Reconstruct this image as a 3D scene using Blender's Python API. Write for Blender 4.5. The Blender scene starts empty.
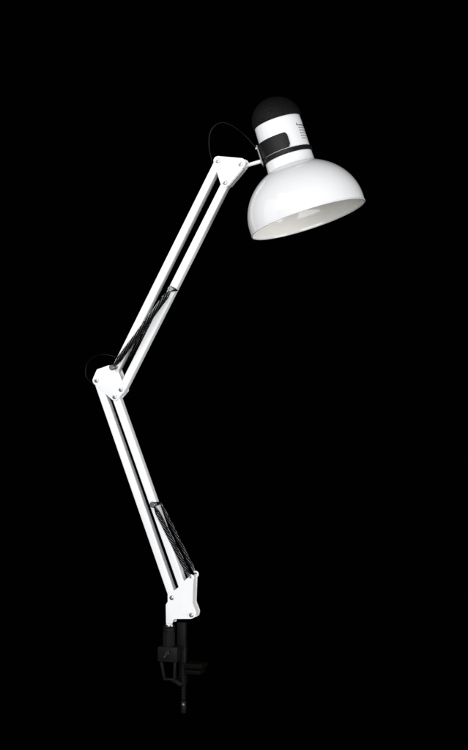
import bpy, bmesh, math, random
from mathutils import Vector, Matrix, noise
random.seed(4)
R = math.radians
SC = bpy.context.scene
COL = SC.collection

# ------------------------------------------------------------------ camera
S = 0.0014                      # metres per photograph pixel in the lamp's plane
D = 2.2                         # camera distance
CAMZ = 0.55
cam_d = bpy.data.cameras.new('camera')
cam = bpy.data.objects.new('camera', cam_d)
COL.objects.link(cam)
cam.location = (0, -D, CAMZ)
cam.rotation_euler = (R(90), 0, 0)
cam_d.sensor_fit = 'HORIZONTAL'
cam_d.sensor_width = 36
cam_d.lens = 36 * D / (468 * S)
cam_d.clip_start = 0.05
cam_d.clip_end = 60
SC.camera = cam

# ------------------------------------------------------------------ studio: dark world, softboxes
w = bpy.data.worlds.new('World')
SC.world = w
w.use_nodes = True
w.node_tree.nodes['Background'].inputs['Color'].default_value = (0, 0, 0, 1)
w.node_tree.nodes['Background'].inputs['Strength'].default_value = 0.0

def softbox(name, loc, target, sx, sy, power, colour=(1, 1, 1), spread=180):
    l = bpy.data.lights.new(name, 'AREA')
    l.shape = 'RECTANGLE'
    l.size, l.size_y = sx, sy
    l.energy = power
    l.color = colour
    l.spread = R(spread)
    o = bpy.data.objects.new(name, l)
    COL.objects.link(o)
    o.location = loc
    o.rotation_euler = (Vector(target) - Vector(loc)).to_track_quat('-Z', 'Y').to_euler()
    return o

softbox('softbox_key', (-1.10, -1.05, 1.36), (0.0, 0, 0.70), 0.80, 0.95, 13.5, (1.0, 0.99, 0.98))
softbox('softbox_front', (-0.30, -3.1, 0.85), (-0.03, 0, 0.60), 2.6, 2.2, 102, (0.97, 0.985, 1.0))
softbox('softbox_right', (2.0, -1.0, 0.45), (0.0, 0, 0.55), 1.1, 1.7, 33, (0.97, 0.985, 1.0))
softbox('fill_left', (-2.0, -0.55, 0.95), (0.05, 0, 0.75), 1.2, 1.5, 6, (0.98, 0.99, 1.0))  # added fill, brightens the dome's left edge

SC.view_settings.view_transform = 'Standard'
SC.view_settings.look = 'None'
SC.view_settings.exposure = 0.0
SC.view_settings.gamma = 1.0

# ------------------------------------------------------------------ materials
def mat(name, colour, rough=0.5, metal=0.0, spec=0.5, coat=0.0, bump=0.0, bump_scale=400.0, vary=0.0, rvary=0.0):
    m = bpy.data.materials.new(name)
    m.use_nodes = True
    nt = m.node_tree
    b = nt.nodes['Principled BSDF']
    b.inputs['Base Color'].default_value = (*colour, 1)
    b.inputs['Roughness'].default_value = rough
    b.inputs['Metallic'].default_value = metal
    b.inputs['Specular IOR Level'].default_value = spec
    b.inputs['Coat Weight'].default_value = coat
    b.inputs['Coat Roughness'].default_value = 0.08
    tc = nt.nodes.new('ShaderNodeTexCoord')
    if vary or rvary:
        n = nt.nodes.new('ShaderNodeTexNoise')
        n.inputs['Scale'].default_value = 60
        n.inputs['Detail'].default_value = 6
        nt.links.new(tc.outputs['Object'], n.inputs['Vector'])
        if vary:
            mx = nt.nodes.new('ShaderNodeMix')
            mx.data_type = 'RGBA'
            mx.inputs['A'].default_value = (*[c * (1 - vary) for c in colour], 1)
            mx.inputs['B'].default_value = (*[min(1, c * (1 + vary)) for c in colour], 1)
            nt.links.new(n.outputs['Fac'], mx.inputs['Factor'])
            nt.links.new(mx.outputs['Result'], b.inputs['Base Color'])
        if rvary:
            mr = nt.nodes.new('ShaderNodeMapRange')
            mr.inputs['To Min'].default_value = max(0.02, rough - rvary)
            mr.inputs['To Max'].default_value = rough + rvary
            nt.links.new(n.outputs['Fac'], mr.inputs['Value'])
            nt.links.new(mr.outputs['Result'], b.inputs['Roughness'])
    if bump:
        n2 = nt.nodes.new('ShaderNodeTexNoise')
        n2.inputs['Scale'].default_value = bump_scale
        n2.inputs['Detail'].default_value = 3
        nt.links.new(tc.outputs['Object'], n2.inputs['Vector'])
        bp = nt.nodes.new('ShaderNodeBump')
        bp.inputs['Strength'].default_value = bump
        bp.inputs['Distance'].default_value = 0.0006
        nt.links.new(n2.outputs['Fac'], bp.inputs['Height'])
        nt.links.new(bp.outputs['Normal'], b.inputs['Normal'])
    return m

M_ENAMEL = mat('white_enamel', (0.80, 0.80, 0.805), 0.30, spec=0.5, vary=0.012, rvary=0.04, bump=0.03, bump_scale=160)
M_SHADE = mat('white_enamel_dimmed', (0.73, 0.73, 0.74), 0.06, spec=0.5, vary=0.012, rvary=0.015, bump=0.01, bump_scale=90)  # white set darker, standing for light falloff over the curved head
M_LINING = mat('cream_shade_lining', (0.88, 0.853, 0.80), 0.09, spec=0.5, vary=0.02)
M_BLACK = mat('black_plastic', (0.009, 0.009, 0.0095), 0.36, spec=0.13, bump=0.25, bump_scale=900, rvary=0.06)
M_CAP = mat('black_grained_plastic', (0.006, 0.006, 0.0065), 0.5, spec=0.10, bump=0.7, bump_scale=700, rvary=0.05)
M_CLAMP = mat('black_painted_metal', (0.006, 0.006, 0.0063), 0.42, spec=0.085, bump=0.35, bump_scale=500, vary=0.2)  # black set darker, standing for the light falling off towards the base
M_CORD = mat('black_cord_rubber', (0.001, 0.001, 0.001), 0.09, spec=0.07)
M_STEEL = mat('bright_steel', (0.62, 0.62, 0.63), 0.22, metal=1.0, rvary=0.06)
M_DULL = mat('dull_steel', (0.40, 0.40, 0.41), 0.28, metal=1.0, rvary=0.08)
M_WIRE = mat('dark_spring_steel', (0.18, 0.18, 0.184), 0.22, metal=1.0)
M_THUMB = mat('thumb_screw_black', (0.02, 0.02, 0.02), 0.4, spec=0.2)  # slightly lighter than the clamp's black
M_LUG = mat('grey_zinc', (0.16, 0.16, 0.165), 0.5, metal=0.6)
M_PIN = mat('dark_pin_steel', (0.27, 0.27, 0.275), 0.32, metal=1.0)
M_CORE = mat('dark_spring_core', (0.003, 0.003, 0.003), 0.55, spec=0.06)  # added core that fills the gaps between the spring wires
M_PAD = mat('brown_jaw_rubber', (0.0020, 0.0018, 0.0011), 0.7, spec=0.05, bump=0.4, bump_scale=300)
M_INK = mat('grey_print_ink', (0.10, 0.10, 0.11), 0.5)
M_VELVET = mat('black_velvet', (0.0004, 0.0004, 0.0004), 1.0, spec=0.0)

def knurl(m, scale):
    nt = m.node_tree
    tc = next(n for n in nt.nodes if n.type == 'TEX_COORD')
    v = nt.nodes.new('ShaderNodeTexVoronoi')
    v.inputs['Scale'].default_value = scale
    v.inputs['Randomness'].default_value = 0.35
    nt.links.new(tc.outputs['Object'], v.inputs['Vector'])
    b = nt.nodes.new('ShaderNodeBump')
    b.inputs['Strength'].default_value = 1.0
    b.inputs['Distance'].default_value = 0.0007
    b.invert = True
    nt.links.new(v.outputs['Distance'], b.inputs['Height'])
    old = next(n for n in nt.nodes if n.type == 'BUMP' and n != b)
    nt.links.new(old.outputs['Normal'], b.inputs['Normal'])
    nt.links.new(b.outputs['Normal'], nt.nodes['Principled BSDF'].inputs['Normal'])
knurl(M_CAP, 560)

# ------------------------------------------------------------------ the lamp's own frame
TH = R(18)                                            # the lamp's plane is turned to show the right-hand flanks
U = Vector((math.cos(TH), -math.sin(TH), 0))          # along the plane
N = Vector((-math.sin(TH), -math.cos(TH), 0))         # out of the plane, towards the photographer
CAM = Vector(cam.location)
PX = S                                                # one photograph pixel as a length

def at(px, py, d=0.0):
    """root-local point (x, y, z) seen at a pixel of the photograph, at offset d (pixels) in front of the lamp's plane"""
    ray = Vector(((px - 234) * S, D, (375 - py) * S))
    t = (d * PX - N.dot(CAM)) / N.dot(ray)
    p = CAM + ray * t
    return local(p)

def rot_local(v):
    return Vector((v.dot(U), -v.dot(N), v.z))

_r = Vector(((171 - 234) * S, D, (375 - 712) * S))
ROOT = CAM + _r * (-N.dot(CAM) / N.dot(_r))             # the lamp's base, on its plane
def local(p):
    return rot_local(p - ROOT)

root = bpy.data.objects.new('desk_lamp', None)
COL.objects.link(root)
root.location = ROOT
root.rotation_euler = (0, 0, -TH)
root['label'] = 'white swing arm clamp lamp with a dome shade, black cap and dark springs'
root['category'] = 'desk lamp'
root.empty_display_size = 0.05

CENTRE = {root.name: Vector((0, 0, 0))}
def obj(name, bm, mats, parent=root, smooth=40, label=None):
    if not isinstance(mats, (list, tuple)):
        mats = [mats]
    bmesh.ops.recalc_face_normals(bm, faces=bm.faces)
    lo = Vector([min(v.co[i] for v in bm.verts) for i in range(3)])
    hi = Vector([max(v.co[i] for v in bm.verts) for i in range(3)])
    c = (lo + hi) / 2
    bmesh.ops.translate(bm, verts=bm.verts, vec=-c)
    me = bpy.data.meshes.new(name)
    bm.to_mesh(me)
    bm.free()
    for m in mats:
        me.materials.append(m)
    for p in me.polygons:
        p.use_smooth = True
    me.set_sharp_from_angle(angle=R(smooth))
    o = bpy.data.objects.new(name, me)
    COL.objects.link(o)
    o.parent = parent
    o.location = c - CENTRE[parent.name]
    CENTRE[o.name] = c
    if label:
        o['label'] = label
    return o

# ------------------------------------------------------------------ shape helpers (all add to a bmesh, root-local metres)
def bevel(bm, edges, off, seg=2):
    bmesh.ops.bevel(bm, geom=edges, offset=off, segments=seg, affect='EDGES', profile=0.6)

def add_prism(bm, pts, y0, y1, mi=0, bev=0.0):
    """a plate: outline in (x, z), from y0 to y1"""
    f = [bm.verts.new((x, y0, z)) for x, z in pts]
    g = [bm.verts.new((x, y1, z)) for x, z in pts]
    n = len(pts)
    fs = [bm.faces.new(f), bm.faces.new(list(reversed(g)))]
    es = list(fs[0].edges) + list(fs[1].edges)
    for i in range(n):
        fs.append(bm.faces.new((f[i], g[i], g[(i + 1) % n], f[(i + 1) % n])))
    for q in fs:
        q.material_index = mi
    if bev:
        bevel(bm, es, bev, 2)

def sweep(bm, pts, rad, seg=8, mi=0, caps=True):
    n = len(pts)
    pts = [Vector(p) for p in pts]
    rads = rad if isinstance(rad, (list, tuple)) else [rad] * n
    t0 = (pts[1] - pts[0]).normalized()
    a = Vector((0, 0, 1)) if abs(t0.z) < 0.9 else Vector((1, 0, 0))
    x = t0.cross(a).normalized()
    rings = []
    for i in range(n):
        t = (pts[min(i + 1, n - 1)] - pts[max(i - 1, 0)]).normalized()
        x = (x - t * x.dot(t)).normalized()
        y = t.cross(x)
        rings.append([bm.verts.new(pts[i] + (x * math.cos(2 * math.pi * k / seg) + y * math.sin(2 * math.pi * k / seg)) * rads[i]) for k in range(seg)])
    for i in range(n - 1):
        for k in range(seg):
            q = bm.faces.new((rings[i][k], rings[i][(k + 1) % seg], rings[i + 1][(k + 1) % seg], rings[i + 1][k]))
            q.material_index = mi
    if caps:
        for r in (rings[0], rings[-1]):
            q = bm.faces.new(r)
            q.material_index = mi

def spline(ctrl, per=14):
    P = [Vector(c) for c in ctrl]
    P = [P[0] * 2 - P[1]] + P + [P[-1] * 2 - P[-2]]
    out = []
    for i in range(1, len(P) - 2):
        for k in range(per):
            t = k / per
            a, b, c, d = P[i - 1], P[i], P[i + 1], P[i + 2]
            out.append(0.5 * ((2 * b) + (c - a) * t + (2 * a - 5 * b + 4 * c - d) * t * t + (3 * b - a - 3 * c + d) * t ** 3))
    out.append(P[-2])
    return out

def add_lathe(bm, prof, O, L, F, A, seg=96, mi=0, closed=False):
    """prof: list of (r, h[, mi]); r = 0 makes a pole"""
    rings = []
    for p in prof:
        r, h = p[0], p[1]
        if r < 1e-9:
            rings.append([bm.verts.new(O + A * h)])
        else:
            rings.append([bm.verts.new(O + A * h + (L * math.sin(2 * math.pi * k / seg) + F * math.cos(2 * math.pi * k / seg)) * r) for k in range(seg)])
    m = len(prof)
    for i in range(m if closed else m - 1):
        a, b = rings[i], rings[(i + 1) % m]
        q_mi = prof[i][2] if len(prof[i]) > 2 else mi
        for k in range(seg):
            k2 = (k + 1) % seg
            if len(a) == 1 and len(b) == 1:
                continue
            if len(a) == 1:
                q = bm.faces.new((a[0], b[k], b[k2]))
            elif len(b) == 1:
                q = bm.faces.new((a[k], a[k2], b[0]))
            else:
                q = bm.faces.new((a[k], a[k2], b[k2], b[k]))
            q.material_index = q_mi

X, Y, Z = Vector((1, 0, 0)), Vector((0, 1, 0)), Vector((0, 0, 1))

def rounded(corners, n=7):
    """outline through (x, z, radius) corners, each rounded as a disc of that radius, given as a convex hull"""
    pts = []
    for x, z, r in corners:
        for k in range(4 * n):
            a = 2 * math.pi * k / (4 * n)
            pts.append((x + r * math.cos(a), z + r * math.sin(a)))
    pts = sorted(set(pts))
    def half(seq):
        h = []
        for p in seq:
            while len(h) >= 2 and (h[-1][0] - h[-2][0]) * (p[1] - h[-2][1]) - (h[-1][1] - h[-2][1]) * (p[0] - h[-2][0]) <= 1e-12:
                h.pop()
            h.append(p)
        return h
    a, b = half(pts), half(reversed(pts))
    return a[:-1] + b[:-1]

def soften(poly, r, n=4):
    """round the corners of a polygon with small arcs"""
    out = []
    m = len(poly)
    for i in range(m):
        p, a, b = Vector(poly[i]), Vector(poly[i - 1]), Vector(poly[(i + 1) % m])
        ra = min(r, (a - p).length * 0.45)
        rb = min(r, (b - p).length * 0.45)
        s, e = p + (a - p).normalized() * ra, p + (b - p).normalized() * rb
        for k in range(n + 1):
            t = k / n
            out.append(tuple(s * (1 - t) ** 2 + p * 2 * t * (1 - t) + e * t * t))
    return out

def add_bolt(bm, c, r, y_front, y_back):
    """a pan-head cross screw on the front of a plate and the rounded nut at the back; c = (x, z)"""
    O = Vector((c[0], 0, c[1]))
    A = Vector((0, -1, 0))
    hf, hb = -y_front, -y_back
    px = PX
    prof = [(0, hf + 0.35 * px), (r * 0.42, hf + 0.35 * px), (r * 0.52, hf + 1.0 * px), (r * 0.86, hf + 0.85 * px), (r, hf + 0.4 * px), (r, hf - 0.05 * px), (r * 0.5, hf - 0.1 * px),
            (r * 0.5, hb + 0.1 * px), (r, hb + 0.05 * px), (r, hb - 1.1 * px), (r * 0.55, hb - 1.2 * px), (r * 0.55, hb - 2.2 * px), (0, hb - 2.3 * px)]
    add_lathe(bm, prof, O, X, Z, A, seg=20)
    for a in (R(25), R(115)):                           # the raised cross edges of the drive
        d = Vector((math.cos(a), 0, math.sin(a)))
        sweep(bm, [O + A * (hf + 0.4 * px) - d * r * 0.5, O + A * (hf + 0.4 * px) + d * r * 0.5], r * 0.10, 6)

# ------------------------------------------------------------------ backdrop
bm = bmesh.new()
vs = []
nseg = 24
path = [(y, -0.9) for y in (-1.2, 0.2)] + [(0.2 + 1.2 * math.sin(a), -0.9 + 1.2 * (1 - math.cos(a))) for a in [R(90) * k / nseg for k in range(1, nseg + 1)]] + [(1.4, 2.8)]
for x in (-3.0, 3.0):
    vs.append([bm.verts.new((x, y, z)) for y, z in path])
for i in range(len(path) - 1):
    bm.faces.new((vs[0][i], vs[1][i], vs[1][i + 1], vs[0][i + 1]))
me = bpy.data.meshes.new('backdrop')
bm.to_mesh(me)
bm.free()
me.materials.append(M_VELVET)
bd = bpy.data.objects.new('backdrop', me)
COL.objects.link(bd)
bd['kind'] = 'structure'
for p in me.polygons:
    p.use_smooth = True

# ------------------------------------------------------------------ pivots (root-local x, z), read on the brackets' front faces
BT = 9.0                       # bar thickness front to back, in pixels
PF = BT / 2 + 1.6              # front face of the plates
PI_ = BT / 2 + 0.3             # inner face of the plates
def piv(px, py, d=PF):
    p = at(px, py, d)
    return (p.x, p.z)

H1, H2, H3 = piv(217.7, 160.7), piv(240.4, 164.0), piv(224.9, 182.4)
E1, E2, E3 = piv(96.4, 380.5), piv(120.8, 389.5), piv(114.6, 396.8)
EP = piv(114.6, 368.6)
B1, B2 = piv(171.7, 597.7), piv(191.4, 615.0)

# ------------------------------------------------------------------ arm bars: folded square tubes
def arm_bar(a, b, width=8.0, e0=3.0, e1=3.0, shift=0.0):
    a, b = Vector(a), Vector(b)
    t = (b - a).normalized()
    n = Vector((-t.y, t.x))
    a2, b2 = a - t * e0 * PX + n * shift * PX, b + t * e1 * PX + n * shift * PX
    bm = bmesh.new()
    hw = width * PX / 2
    ht = BT * PX / 2
    r = 1.1 * PX
    sec = []
    for cx, cy, a0 in ((hw - r, ht - r, 0), (-hw + r, ht - r, 90), (-hw + r, -ht + r, 180), (hw - r, -ht + r, 270)):
        for k in range(5):
            q = R(a0 + 90 * k / 4)
            sec.append((cx + r * math.cos(q), cy + r * math.sin(q)))
    wall = 0.8 * PX
    rings = []
    for end in (a2, b2):
        for f in (1.0, 1 - wall / hw):
            rings.append([bm.verts.new((end.x + n.x * s * f, y * f, end.y + n.y * s * f)) for s, y in sec])
    o0, i0, o1, i1 = rings
    m = len(sec)
    for k in range(m):
        k2 = (k + 1) % m
        bm.faces.new((o0[k], o0[k2], o1[k2], o1[k]))
        bm.faces.new((i0[k], i1[k], i1[k2], i0[k2]))
        bm.faces.new((o0[k], i0[k], i0[k2], o0[k2]))
        bm.faces.new((o1[k], o1[k2], i1[k2], i1[k]))
    return obj('arm_bar', bm, M_ENAMEL, smooth=50)

arm_bar(H1, EP)
arm_bar(H3, E2, e0=4)
arm_bar(E1, B1)
arm_bar(E3, B2)

# ------------------------------------------------------------------ brackets
def two_plates(bm, outline, bev=0.35):
    add_prism(bm, outline, -PF * PX, -PI_ * PX, bev=bev * PX)
    add_prism(bm, outline, PI_ * PX, PF * PX, bev=bev * PX)

def wall_strip(bm, pts, thick=1.2):
    """a folded flange joining the two plates along a polyline of (x, z)"""
    y0, y1 = -(PI_ + 0.15) * PX, (PI_ + 0.15) * PX
    n = len(pts)
    P = [Vector(p) for p in pts]
    offs = []
    for i in range(n):
        t = (P[min(i + 1, n - 1)] - P[max(i - 1, 0)]).normalized()
        offs.append(Vector((-t.y, t.x)) * thick * PX)
    poly = [tuple(p) for p in P] + [tuple(P[i] + offs[i]) for i in range(n - 1, -1, -1)]
    add_prism(bm, poly, y0, y1)

# head bracket: triangular pair of plates with a flange along the lower right edge
bm = bmesh.new()
hr = piv(240.6, 163.2)
two_plates(bm, rounded([(*H1, 4.6 * PX), (*hr, 5.2 * PX), (*H3, 4.7 * PX)]))
a, b = Vector(hr), Vector(H3)
t = (b - a).normalized()
n = Vector((-t.y, t.x))
if n.x < 0:
    n = -n
wall_strip(bm, [tuple(a + n * 4.6 * PX + t * 3 * PX), tuple(b + n * 4.2 * PX)], 1.1)
head_bracket = obj('head_bracket', bm, M_ENAMEL)
for c, r in ((H1, 2.5), (H2, 2.4), (H3, 2.5)):
    bm = bmesh.new()
    add_bolt(bm, c, r * PX, -PF * PX, PF * PX)
    obj('bolt', bm, M_DULL, head_bracket)

# elbow bracket
bm = bmesh.new()
two_plates(bm, rounded([(*E1, 4.4 * PX), (*piv(97.7, 370.4), 1.2 * PX), (*piv(109, 366.4), 1.2 * PX), (*piv(115.8, 368.4), 1.6 * PX), (*E2, 4.2 * PX), (*E3, 4.0 * PX)]))
elbow = obj('elbow_bracket', bm, M_ENAMEL)
for c in (E1, E2, E3):
    bm = bmesh.new()
    add_bolt(bm, c, 2.4 * PX, -PF * PX, PF * PX)
    obj('bolt', bm, M_DULL, elbow)

# base bracket: tall plates folded round the post, with eyelet lugs for the springs
def P2(pts):
    return [piv(x, y) for x, y in pts]
front = P2([(167.6, 595), (168.6, 591.8), (174.6, 590.2), (180, 586), (185.8, 579.2), (189.4, 576.6), (192.6, 575.0), (193.6, 577.5),
            (193.0, 590), (192.6, 603), (194.6, 608), (196.2, 612.5), (195.2, 617), (191.5, 618.8), (174.5, 618.9), (172.8, 619.6), (172.6, 623.4),
            (165.9, 623.4), (165.8, 603.8), (167.8, 602.8)])
front = soften(front, 1.2 * PX, 3)
bm = bmesh.new()
add_prism(bm, front, -PF * PX, -PI_ * PX, bev=0.3 * PX)
back = [q for q in front]
add_prism(bm, back, PI_ * PX, PF * PX, bev=0.3 * PX)
wall_strip(bm, P2([(192.9, 576.5), (192.8, 590), (192.3, 603), (194.3, 608), (195.9, 612.5), (195.0, 616.6)]), -1.0)
base = obj('base_bracket', bm, M_ENAMEL)
for c in (B1, B2):
    bm = bmesh.new()
    add_bolt(bm, c, 2.4 * PX, -PF * PX, PF * PX)
    obj('bolt', bm, M_DULL, base)
def lug(c, y):
    """a curled spring eyelet standing on the bracket's top edge"""
    bm = bmesh.new()
    o = Vector((c[0], y, c[1]))
    pts = [o + Vector((math.cos(R(q)) * 2.7, 0, math.sin(R(q)) * 2.7)) * PX for q in range(-150, 121, 15)]
    pts = [o + Vector((-1.5, 0, -6.0)) * PX] + pts
    sweep(bm, pts, 0.95 * PX, 8)
    return obj('spring_lug', bm, M_ENAMEL, base)
LF, LB = piv(190.6, 578.0), piv(191.6, 575.6)
lug(LF, -(PF - 0.9) * PX)
lug(LB, (PF - 0.9) * PX)

# ------------------------------------------------------------------ spring pins and springs
SPD = 12.5                     # springs stand this far (pixels) in front of and behind the arms
RD_ = 6.8                      # the rear springs lie close behind the bars
def pin(c):
    bm = bmesh.new()
    O = Vector((c[0], 0, c[1]))
    A = Vector((0, -1, 0))
    e, s_ = (SPD + 4.0), RD_
    r = 2.0 * PX
    prof = [(0, -s_ - 0.9), (0.6, -s_ - 0.9), (0.72, -s_ - 0.6), (0.72, -PF), (1.15, PF), (1.15, SPD - 2.6), (0.72, SPD - 2),
            (0.72, e - 2.6), (1.5, e - 2.2), (1.5, e - 0.6), (1.2, e), (0.5, e), (0.4, e - 0.4), (0, e - 0.4)]
    add_lathe(bm, [(a_ * r, h_ * PX) for a_, h_ in prof], O, X, Z, A, seg=22)
    return obj('spring_pin', bm, M_PIN)
K1 = at(170.0, 288.8, SPD + 4)
K1 = (K1.x, K1.z)
K2 = at(111.6, 367.4, SPD + 4)
K2 = (K2.x, K2.z)
K3 = at(152.2, 504.8, SPD + 4)
K3 = (K3.x, K3.z)
pin(K1); pin(K2); pin(K3)

def spring(a, b, rad=3.0, pitch=38.0, starts=7, hand=1, eye=2.0):
    """a tight extension spring: wire wound round an added dark core, drawn in to a hook at each end"""
    a, b = Vector(a), Vector(b)
    t = (b - a).normalized()
    ln = (b - a).length
    n1 = t.cross(Vector((0, 1, 0))).normalized()
    n2 = t.cross(n1)
    def prof(s):                                     # radius along the length
        e = min(s, ln - s) / (7.0 * PX)
        return rad * PX * (0.30 + 0.70 * min(1.0, max(0.0, e - 0.35)) ** 0.8)
    bm = bmesh.new()
    s0, s1 = 2.5 * PX, ln - 2.5 * PX
    m = 60
    ss = [s0 + (s1 - s0) * k / m for k in range(m + 1)]
    sweep(bm, [a + t * s for s in ss], [prof(s) * 0.86 for s in ss], 12, mi=1)
    m = 150
    ss = [s0 + (s1 - s0) * k / m for k in range(m + 1)]
    for q in range(starts):
        ph = 2 * math.pi * q / starts
        pts = []
        for s in ss:
            an = ph + hand * 2 * math.pi * s / (pitch * PX)
            pts.append(a + t * s + (n1 * math.cos(an) + n2 * math.sin(an)) * prof(s) * 0.95)
        sweep(bm, pts, 0.19 * PX, 6, mi=0, caps=False)
    for c, d in ((a, t), (b, -t)):                   # end hooks
        ring = []
        for k in range(0, 19):
            an = 2 * math.pi * k / 18 * 0.86 + 0.4
            ring.append(c + d * (2.4 * PX) - d * (2.3 * math.cos(an - 0.4)) * PX * 1.0 + n1 * eye * PX * math.sin(an - 0.4))
        sweep(bm, ring, 0.5 * PX, 7, mi=0)
    return obj('spring', bm, [M_WIRE, M_CORE], smooth=60)

for sgn in (-1, 1):
    y = (-SPD if sgn < 0 else RD_) * PX
    spring((K1[0], y, K1[1]), (K2[0], y, K2[1]), 3.0 if sgn < 0 else 2.2, 66.0, 8 if sgn < 0 else 6, -1, 1.3 if sgn < 0 else 0.8)
    ll = LF if sgn < 0 else LB
    spring((K3[0], y, K3[1]), (ll[0], sgn * (PF + 0.4) * PX, ll[1]), 2.7 if sgn < 0 else 1.7, 42.0, 8 if sgn < 0 else 5, -1, 1.3 if sgn < 0 else 0.8)

# ------------------------------------------------------------------ lamp head
C = at(308.2, 218.9, 0)
Cw = ROOT + U * C.x - N * C.y + Z * C.z
f = (Cw - CAM).normalized()
rt = f.cross(Z).normalized()
up = rt.cross(f)
LEAN, TILT = R(17.9), R(9.5)
A_w = (up * math.cos(LEAN) - rt * math.sin(LEAN)) * math.cos(TILT) + f * math.sin(TILT)
L_w = (rt * math.cos(LEAN) + up * math.sin(LEAN)).normalized()
F_w = L_w.cross(A_w).normalized()
if F_w.dot(f) > 0:
    F_w = -F_w
A, L, F = rot_local(A_w), rot_local(L_w), rot_local(F_w)
q = PX * (Cw - CAM).dot(Vector((0, 1, 0))) / D      # one photograph pixel at the head's own distance

RD = 59.25
def shell(off, h_end, k):
    '''the dome's outline: widest a little above the rim, then an oval up to the neck'''
    out = []
    for i in range(k + 1):
        t = math.sin(R(90) * i / k)
        h = h_end * (i / k * 0.35 + t * 0.65)
        if h < 6:
            r = 59.5 * math.sqrt(1 - ((6 - h) / 66.0) ** 2)
        else:
            r = 59.5 * math.sqrt(1 - ((h - 6) / 53.3) ** 2)
        out.append((r - off, h))
    return out
outer = shell(0, 54.6, 44)
inner = shell(1.3, 53.2, 38)
prof = []
for r, h in [(RD - 1.2, 0.2), (RD - 0.9, -0.6), (RD - 0.2, -0.9), (RD + 0.45, -0.5), (RD + 0.45, 0.3), (RD + 0.02, 0.9)]:
    prof.append((r * q, h * q, 0))
for r, h in outer[1:]:
    prof.append((r * q, h * q, 0))
for r, h in [(24.5, 55.3), (24.2, 56.2), (23.6, 57.0), (20, 57.0), (19, 56)]:
    prof.append((r * q, h * q, 0))
for r, h in reversed(inner[2:]):
    prof.append((r * q, h * q, 1))
bm = bmesh.new()
add_lathe(bm, prof, C, L, F, A, 128, closed=True)
shade = obj('lamp_shade', bm, [M_SHADE, M_LINING], smooth=35)

bm = bmesh.new()
add_lathe(bm, [(0, 50 * q), (21 * q, 50 * q), (21.6 * q, 50.6 * q), (21.6 * q, 53.6 * q), (0, 53.7 * q)], C, L, F, A, 64)
add_lathe(bm, [(0, 30 * q), (9 * q, 30 * q), (11 * q, 31 * q), (11.5 * q, 50.2 * q), (0, 50.3 * q)], C, L, F, A, 48)
obj('bulb_holder', bm, M_ENAMEL, shade)

bm = bmesh.new()
prof = [(0, 54.2), (23.0, 54.2), (25.0, 54.6), (24.6, 56), (24.35, 58), (24.2, 62), (24.1, 70), (24.0, 85), (23.9, 96), (23.7, 104.2), (23.2, 105.0), (0, 105.1)]
add_lathe(bm, [(r * q, h * q) for r, h in prof], C, L, F, A, 128)
housing = obj('lamp_housing', bm, M_SHADE, smooth=35)

bm = bmesh.new()
prof = [(0, 102.4), (24.4, 102.4), (25.1, 102.8), (25.3, 103.6), (25.2, 105.0)]
for k in range(1, 21):
    a_ = R(90) * k / 20
    prof.append((25.2 * math.cos(a_) if k < 20 else 0, 105.0 + 23.8 * math.sin(a_)))
add_lathe(bm, [(r * q, h * q) for r, h in prof], C, L, F, A, 96)
cap = obj('end_cap', bm, M_CAP, smooth=60)

def curved_plate(bm, az0, az1, h0, h1, r0, r1, corner=0.0, k=40, mi=0, skew=0.0):
    """a slab wrapped on the housing between two azimuths, with rounded corners"""
    w_ = abs(az1 - az0) * (r0 + r1) / 2
    hh = h1 - h0
    out = []
    c = corner
    def corner_pts(cx, cy, a0):
        return [(cx + c * math.cos(R(a0 + 90 * i / 6)), cy + c * math.sin(R(a0 + 90 * i / 6))) for i in range(7)]
    cols = []
    # vertical extents per column so that corners are round
    for i in range(k + 1):
        s = w_ * i / k
        e = min(s, w_ - s)
        cut = 0.0
        if c > 0 and e < c:
            cut = c - math.sqrt(max(0, c * c - (c - e) ** 2))
        cols.append((az0 + (az1 - az0) * i / k, h0 + cut, h1 - cut))
    V = []
    for az, a_, b_ in cols:
        d = L * math.sin(az) + F * math.cos(az)
        V.append([bm.verts.new(C + A * (h * q) + d * (r * q)) for r, h in ((r0, a_), (r1, a_), (r1, b_), (r0, b_))])
    for i in range(k):
        for j in range(4):
            fc = bm.faces.new((V[i][j], V[i + 1][j], V[i + 1][(j + 1) % 4], V[i][(j + 1) % 4]))
            fc.material_index = mi
    for e in (0, k):
        fc = bm.faces.new(V[e])
        fc.material_index = mi

# clamp band and its moulded clip
bm = bmesh.new()
prof = [(23.6, 64.6), (25.2, 64.8), (25.5, 65.2), (25.5, 69.0), (25.2, 69.4), (23.6, 69.5)]
add_lathe(bm, [(r * q, h * q) for r, h in prof], C, L, F, A, 128, closed=True)
band = obj('clamp_band', bm, M_BLACK, smooth=35)
bm = bmesh.new()
curved_plate(bm, R(-104), R(13), 70.2, 85.6, 23.4, 25.9, corner=3.0)
bmesh.ops.bevel(bm, geom=[e for e in bm.edges if len(e.link_faces) == 2 and e.calc_face_angle(0) > R(50)], offset=0.5 * q, segments=2, affect='EDGES')
clip = obj('clip_plate', bm, M_BLACK, band, smooth=30)

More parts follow.
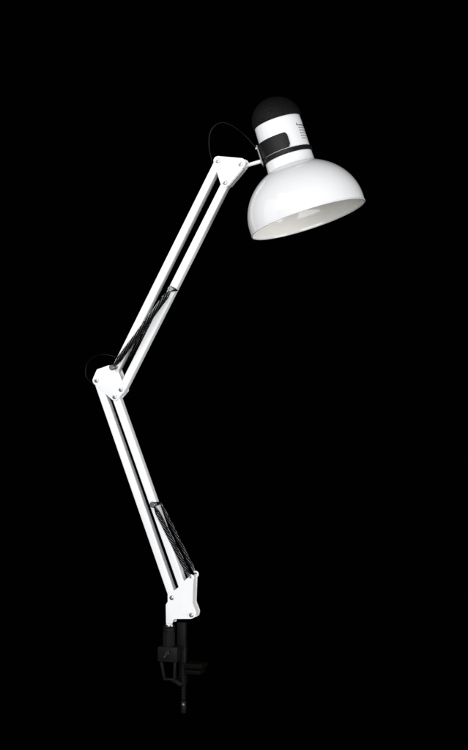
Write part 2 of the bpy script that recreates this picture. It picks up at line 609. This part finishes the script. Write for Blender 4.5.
# steel lug the rod bolts to, standing off the housing's left flank
def hp(lat, h, fr=0.0):
    return C + L * (lat * q) + A * (h * q) + F * (fr * q)
def box_axes(bm, c, ax, ay, az, bev=0.0):
    vs_ = []
    for sx in (-1, 1):
        for sy in (-1, 1):
            for sz in (-1, 1):
                vs_.append(bm.verts.new(c + ax * sx + ay * sy + az * sz))
    ix = [(0, 1, 3, 2), (4, 6, 7, 5), (0, 4, 5, 1), (2, 3, 7, 6), (0, 2, 6, 4), (1, 5, 7, 3)]
    fs = [bm.faces.new([vs_[i] for i in t_]) for t_ in ix]
    if bev:
        bevel(bm, list({e for f_ in fs for e in f_.edges}), bev, 2)
bm = bmesh.new()
box_axes(bm, hp(-26.6, 75.8), L * (0.8 * q), A * (10.5 * q), F * (6.5 * q), 0.5 * q)
lugp = obj('rod_lug', bm, M_LUG, band)
bm = bmesh.new()
add_lathe(bm, [(0, 0), (1.6 * q, 0), (1.5 * q, 1.2 * q), (0.9 * q, 1.7 * q), (0, 1.8 * q)], hp(-27.3, 84.6), A, F, -L, 16)
obj('screw', bm, M_STEEL, band)

# rod from the head bracket to the lug, flattened and cranked
bm = bmesh.new()
r0 = Vector((H2[0], 0, H2[1]))
r1 = hp(-27.0, 70.5)
mid = at(247.0, 165.5, 0)
sweep(bm, spline([at(238.5, 170.0, 0), at(243.5, 167.2, 0), mid, r1 + L * (1.2 * q)], 10), 2.0 * PX, 12)
obj('head_rod', bm, M_ENAMEL)

# printed caution text on the housing: too small to read, so broken dark lines
bm = bmesh.new()
rng = random.Random(7)
for i in range(6):
    h = 90.6 - 2.75 * i
    az, end = (48, 82) if i == 0 else (51 + rng.uniform(-1, 1), (80, 84, 78, 83, 74)[i - 1])
    if i == 0:                                         # the heading's caution mark
        for (p0, p1) in (((47, 92.4), (49.6, 90.2)), ((49.6, 90.2), (55, 90.8))):
            curved_plate(bm, R(p0[0]), R(p1[0]), min(p0[1], p1[1]), max(p0[1], p1[1]) + 0.35, 23.5, 24.12, k=4)
        az = 56
    while az < end:
        wd = rng.uniform(2.5, 7)
        th = 0.62 if i == 0 else 0.42
        curved_plate(bm, R(az), R(min(end, az + wd)), h - th, h + th, 23.5, 24.10, k=3)
        az += wd + rng.uniform(0.8, 1.6)
obj('printed_text', bm, M_INK, housing)

# ------------------------------------------------------------------ power cord: the loops that show at the head and the elbow
bm = bmesh.new()
sweep(bm, spline([at(208, 185, -6), at(212.5, 166, -8), at(209.4, 148, -9), at(210.0, 134, -9), at(214.8, 126, -9), at(222.5, 122.8, -9), at(231, 125.2, -9), at(239.5, 130.8, -9), at(247.5, 138, -10), at(257, 149, -13), at(266, 158, -16)], 12), 1.05 * PX, 12)
obj('power_cord', bm, M_CORD)
bm = bmesh.new()
sweep(bm, spline([at(103.5, 396, -7), at(99.5, 386.5, -9), at(93, 383.8, -9), at(87.6, 379.0, -9), at(85.6, 372, -9), at(87.6, 363.5, -9), at(94, 357.0, -9), at(104, 354.5, -8), at(116, 357, -7)], 12), 1.05 * PX, 12)
obj('power_cord', bm, M_CORD)

# ------------------------------------------------------------------ post and table clamp
pc = at(169.3, 623, 0)
ax = Vector((pc.x, 0, 0))
def zz(py):
    return at(171, py, 0).z
bm = bmesh.new()
add_lathe(bm, [(0, zz(650)), (3.2 * PX, zz(650)), (3.2 * PX, zz(617.5)), (2.8 * PX, zz(617)), (0, zz(616.9))], ax, X, -Y, Z, 32)
post = obj('swivel_post', bm, M_ENAMEL)
bm = bmesh.new()
add_lathe(bm, [(3.3 * PX, zz(626.2)), (5.0 * PX, zz(626.2)), (5.0 * PX, zz(624.8)), (4.6 * PX, zz(624.4)), (3.3 * PX, zz(624.4))], ax, X, -Y, Z, 32, closed=True)
obj('collar', bm, M_STEEL, post)

cx = at(168.9, 640, 0).x
sx0 = Vector((cx, 0, 0))
bm = bmesh.new()
prof = [(0, 646.4), (5.6, 646.4), (5.6, 631.2), (6.2, 630.8), (6.2, 628.2), (5.7, 627.8), (5.7, 627.0), (6.2, 626.6), (6.1, 625.8), (5.0, 625.6), (3.4, 625.6), (3.4, 630), (0, 630)]
add_lathe(bm, [(r * PX, zz(h)) for r, h in prof], sx0, X, -Y, Z, 40)
for k in range(20):                                    # flutes down the socket
    an = 2 * math.pi * k / 20
    d = X * math.cos(an) + Y * math.sin(an)
    sweep(bm, [sx0 + d * 5.55 * PX + Z * zz(631.5), sx0 + d * 5.55 * PX + Z * zz(645.8)], 0.42 * PX, 6)
obj('clamp_socket', bm, M_CLAMP)

def slab(bm, x0, y0, x1, y1, d0, d1, bev=0.6):
    """a bevelled block between two pixels, from depth d0 to d1 (pixels, + is nearer)"""
    a_, b_ = at(x0, y0, (d0 + d1) / 2), at(x1, y1, (d0 + d1) / 2)
    c_ = (a_ + b_) / 2
    c_.y = -(d0 + d1) / 2 * PX
    box_axes(bm, c_, X * (abs(b_.x - a_.x) / 2), Y * (abs(d1 - d0) / 2 * PX), Z * (abs(a_.z - b_.z) / 2), bev * PX)

bm = bmesh.new()
slab(bm, 160.2, 645.4, 179.6, 661.4, -7, 8, 0.9)        # the block that carries the socket
slab(bm, 177.8, 621.5, 186.2, 650, -13, -7.2, 0.9)      # upright behind it
slab(bm, 180, 646.4, 186.5, 684, -12.8, -7.4, 0.8)      # back of the C
def leg(p0, p1, w0, d0, d1):
    a_, b_ = at(*p0, (d0 + d1) / 2), at(*p1, (d0 + d1) / 2)
    add_prism(bm, [(a_.x - w0 * PX / 2, a_.z), (a_.x + w0 * PX / 2, a_.z), (b_.x + w0 * PX / 2, b_.z), (b_.x - w0 * PX / 2, b_.z)], -d1 * PX, -d0 * PX, bev=0.3 * PX)
leg((161.8, 661.6), (165.2, 680), 2.6, 2, 7)
leg((175.4, 661.6), (174.8, 680), 2.4, 2, 7)
slab(bm, 164.2, 677.8, 175.8, 680.4, 2.2, 6.8, 0.5)     # foot of the side loop
def beam(p0, p1, th, d0, d1):
    a_, b_ = at(*p0, (d0 + d1) / 2), at(*p1, (d0 + d1) / 2)
    t_ = (b_ - a_); t_.y = 0; t_.normalize()
    n_ = Vector((-t_.z, 0, t_.x)) * th * PX / 2
    add_prism(bm, [((a_ + n_).x, (a_ + n_).z), ((b_ + n_).x, (b_ + n_).z), ((b_ - n_).x, (b_ - n_).z), ((a_ - n_).x, (a_ - n_).z)], -d1 * PX, -d0 * PX, bev=0.3 * PX)
beam((174, 678.4), (183.5, 684), 3.6, -7, 6.5)
frame = obj('clamp_frame', bm, M_CLAMP, smooth=30)

bm = bmesh.new()
slab(bm, 187.2, 662.0, 205.0, 668.0, -12, 6, 0.9)       # jaw reaching away over the table edge
slab(bm, 187.8, 668.4, 203.0, 673.6, -11, 5, 0.9)
obj('jaw', bm, M_PAD, frame)

bm = bmesh.new()
sc = at(183.6, 690, 2)
so = Vector((sc.x, sc.y, 0))
prof = [(0, zz(663)), (1.7 * PX, zz(663))]
y_ = 664.0
while y_ < 698:
    prof += [(2.5 * PX, zz(y_)), (2.0 * PX, zz(y_ + 0.8))]
    y_ += 1.6
prof += [(1.7 * PX, zz(699)), (0, zz(699.2))]
add_lathe(bm, prof, so, X, -Y, Z, 20)
screw = obj('clamp_screw', bm, M_CLAMP, frame)
bm = bmesh.new()
add_lathe(bm, [(r * PX, zz(h)) for r, h in ((0, 699.4), (2.2, 699.4), (2.7, 700), (2.7, 710.6), (2.1, 711.8), (0, 712))], so, X, -Y, Z, 24)
obj('screw_knob', bm, M_CLAMP, frame)
bm = bmesh.new()
add_lathe(bm, [(r * PX, h * PX) for r, h in ((0, 0), (1.35, 0), (1.3, 0.7), (0.8, 1.1), (0, 1.2))], at(183.4, 704.6, 4.5), X, Z, -Y, 16)
obj('knob_glint', bm, M_LUG, frame)  # grey disc stands in for the glint on the screw knob

# thumb screw with its slanted wing on the block's front
bm = bmesh.new()
tc_ = at(167.6, 653.2, 8)
add_lathe(bm, [(r * PX, h * PX) for r, h in ((0, -0.4), (2.2, -0.4), (2.1, 1.4), (1.5, 2.0), (0, 2.1))], tc_, X, Z, -Y, 20)
dv = (at(172.8, 649.8, 10) - at(167.6, 657.8, 10)).normalized()
sweep(bm, [tc_ - Y * 2.2 * PX - dv * 4.6 * PX, tc_ - Y * 2.2 * PX - dv * 2.5 * PX, tc_ - Y * 2.2 * PX + dv * 2.5 * PX, tc_ - Y * 2.2 * PX + dv * 4.6 * PX], [1.3 * PX, 0.9 * PX, 0.9 * PX, 1.3 * PX], 10)
obj('thumb_screw', bm, M_THUMB, frame)
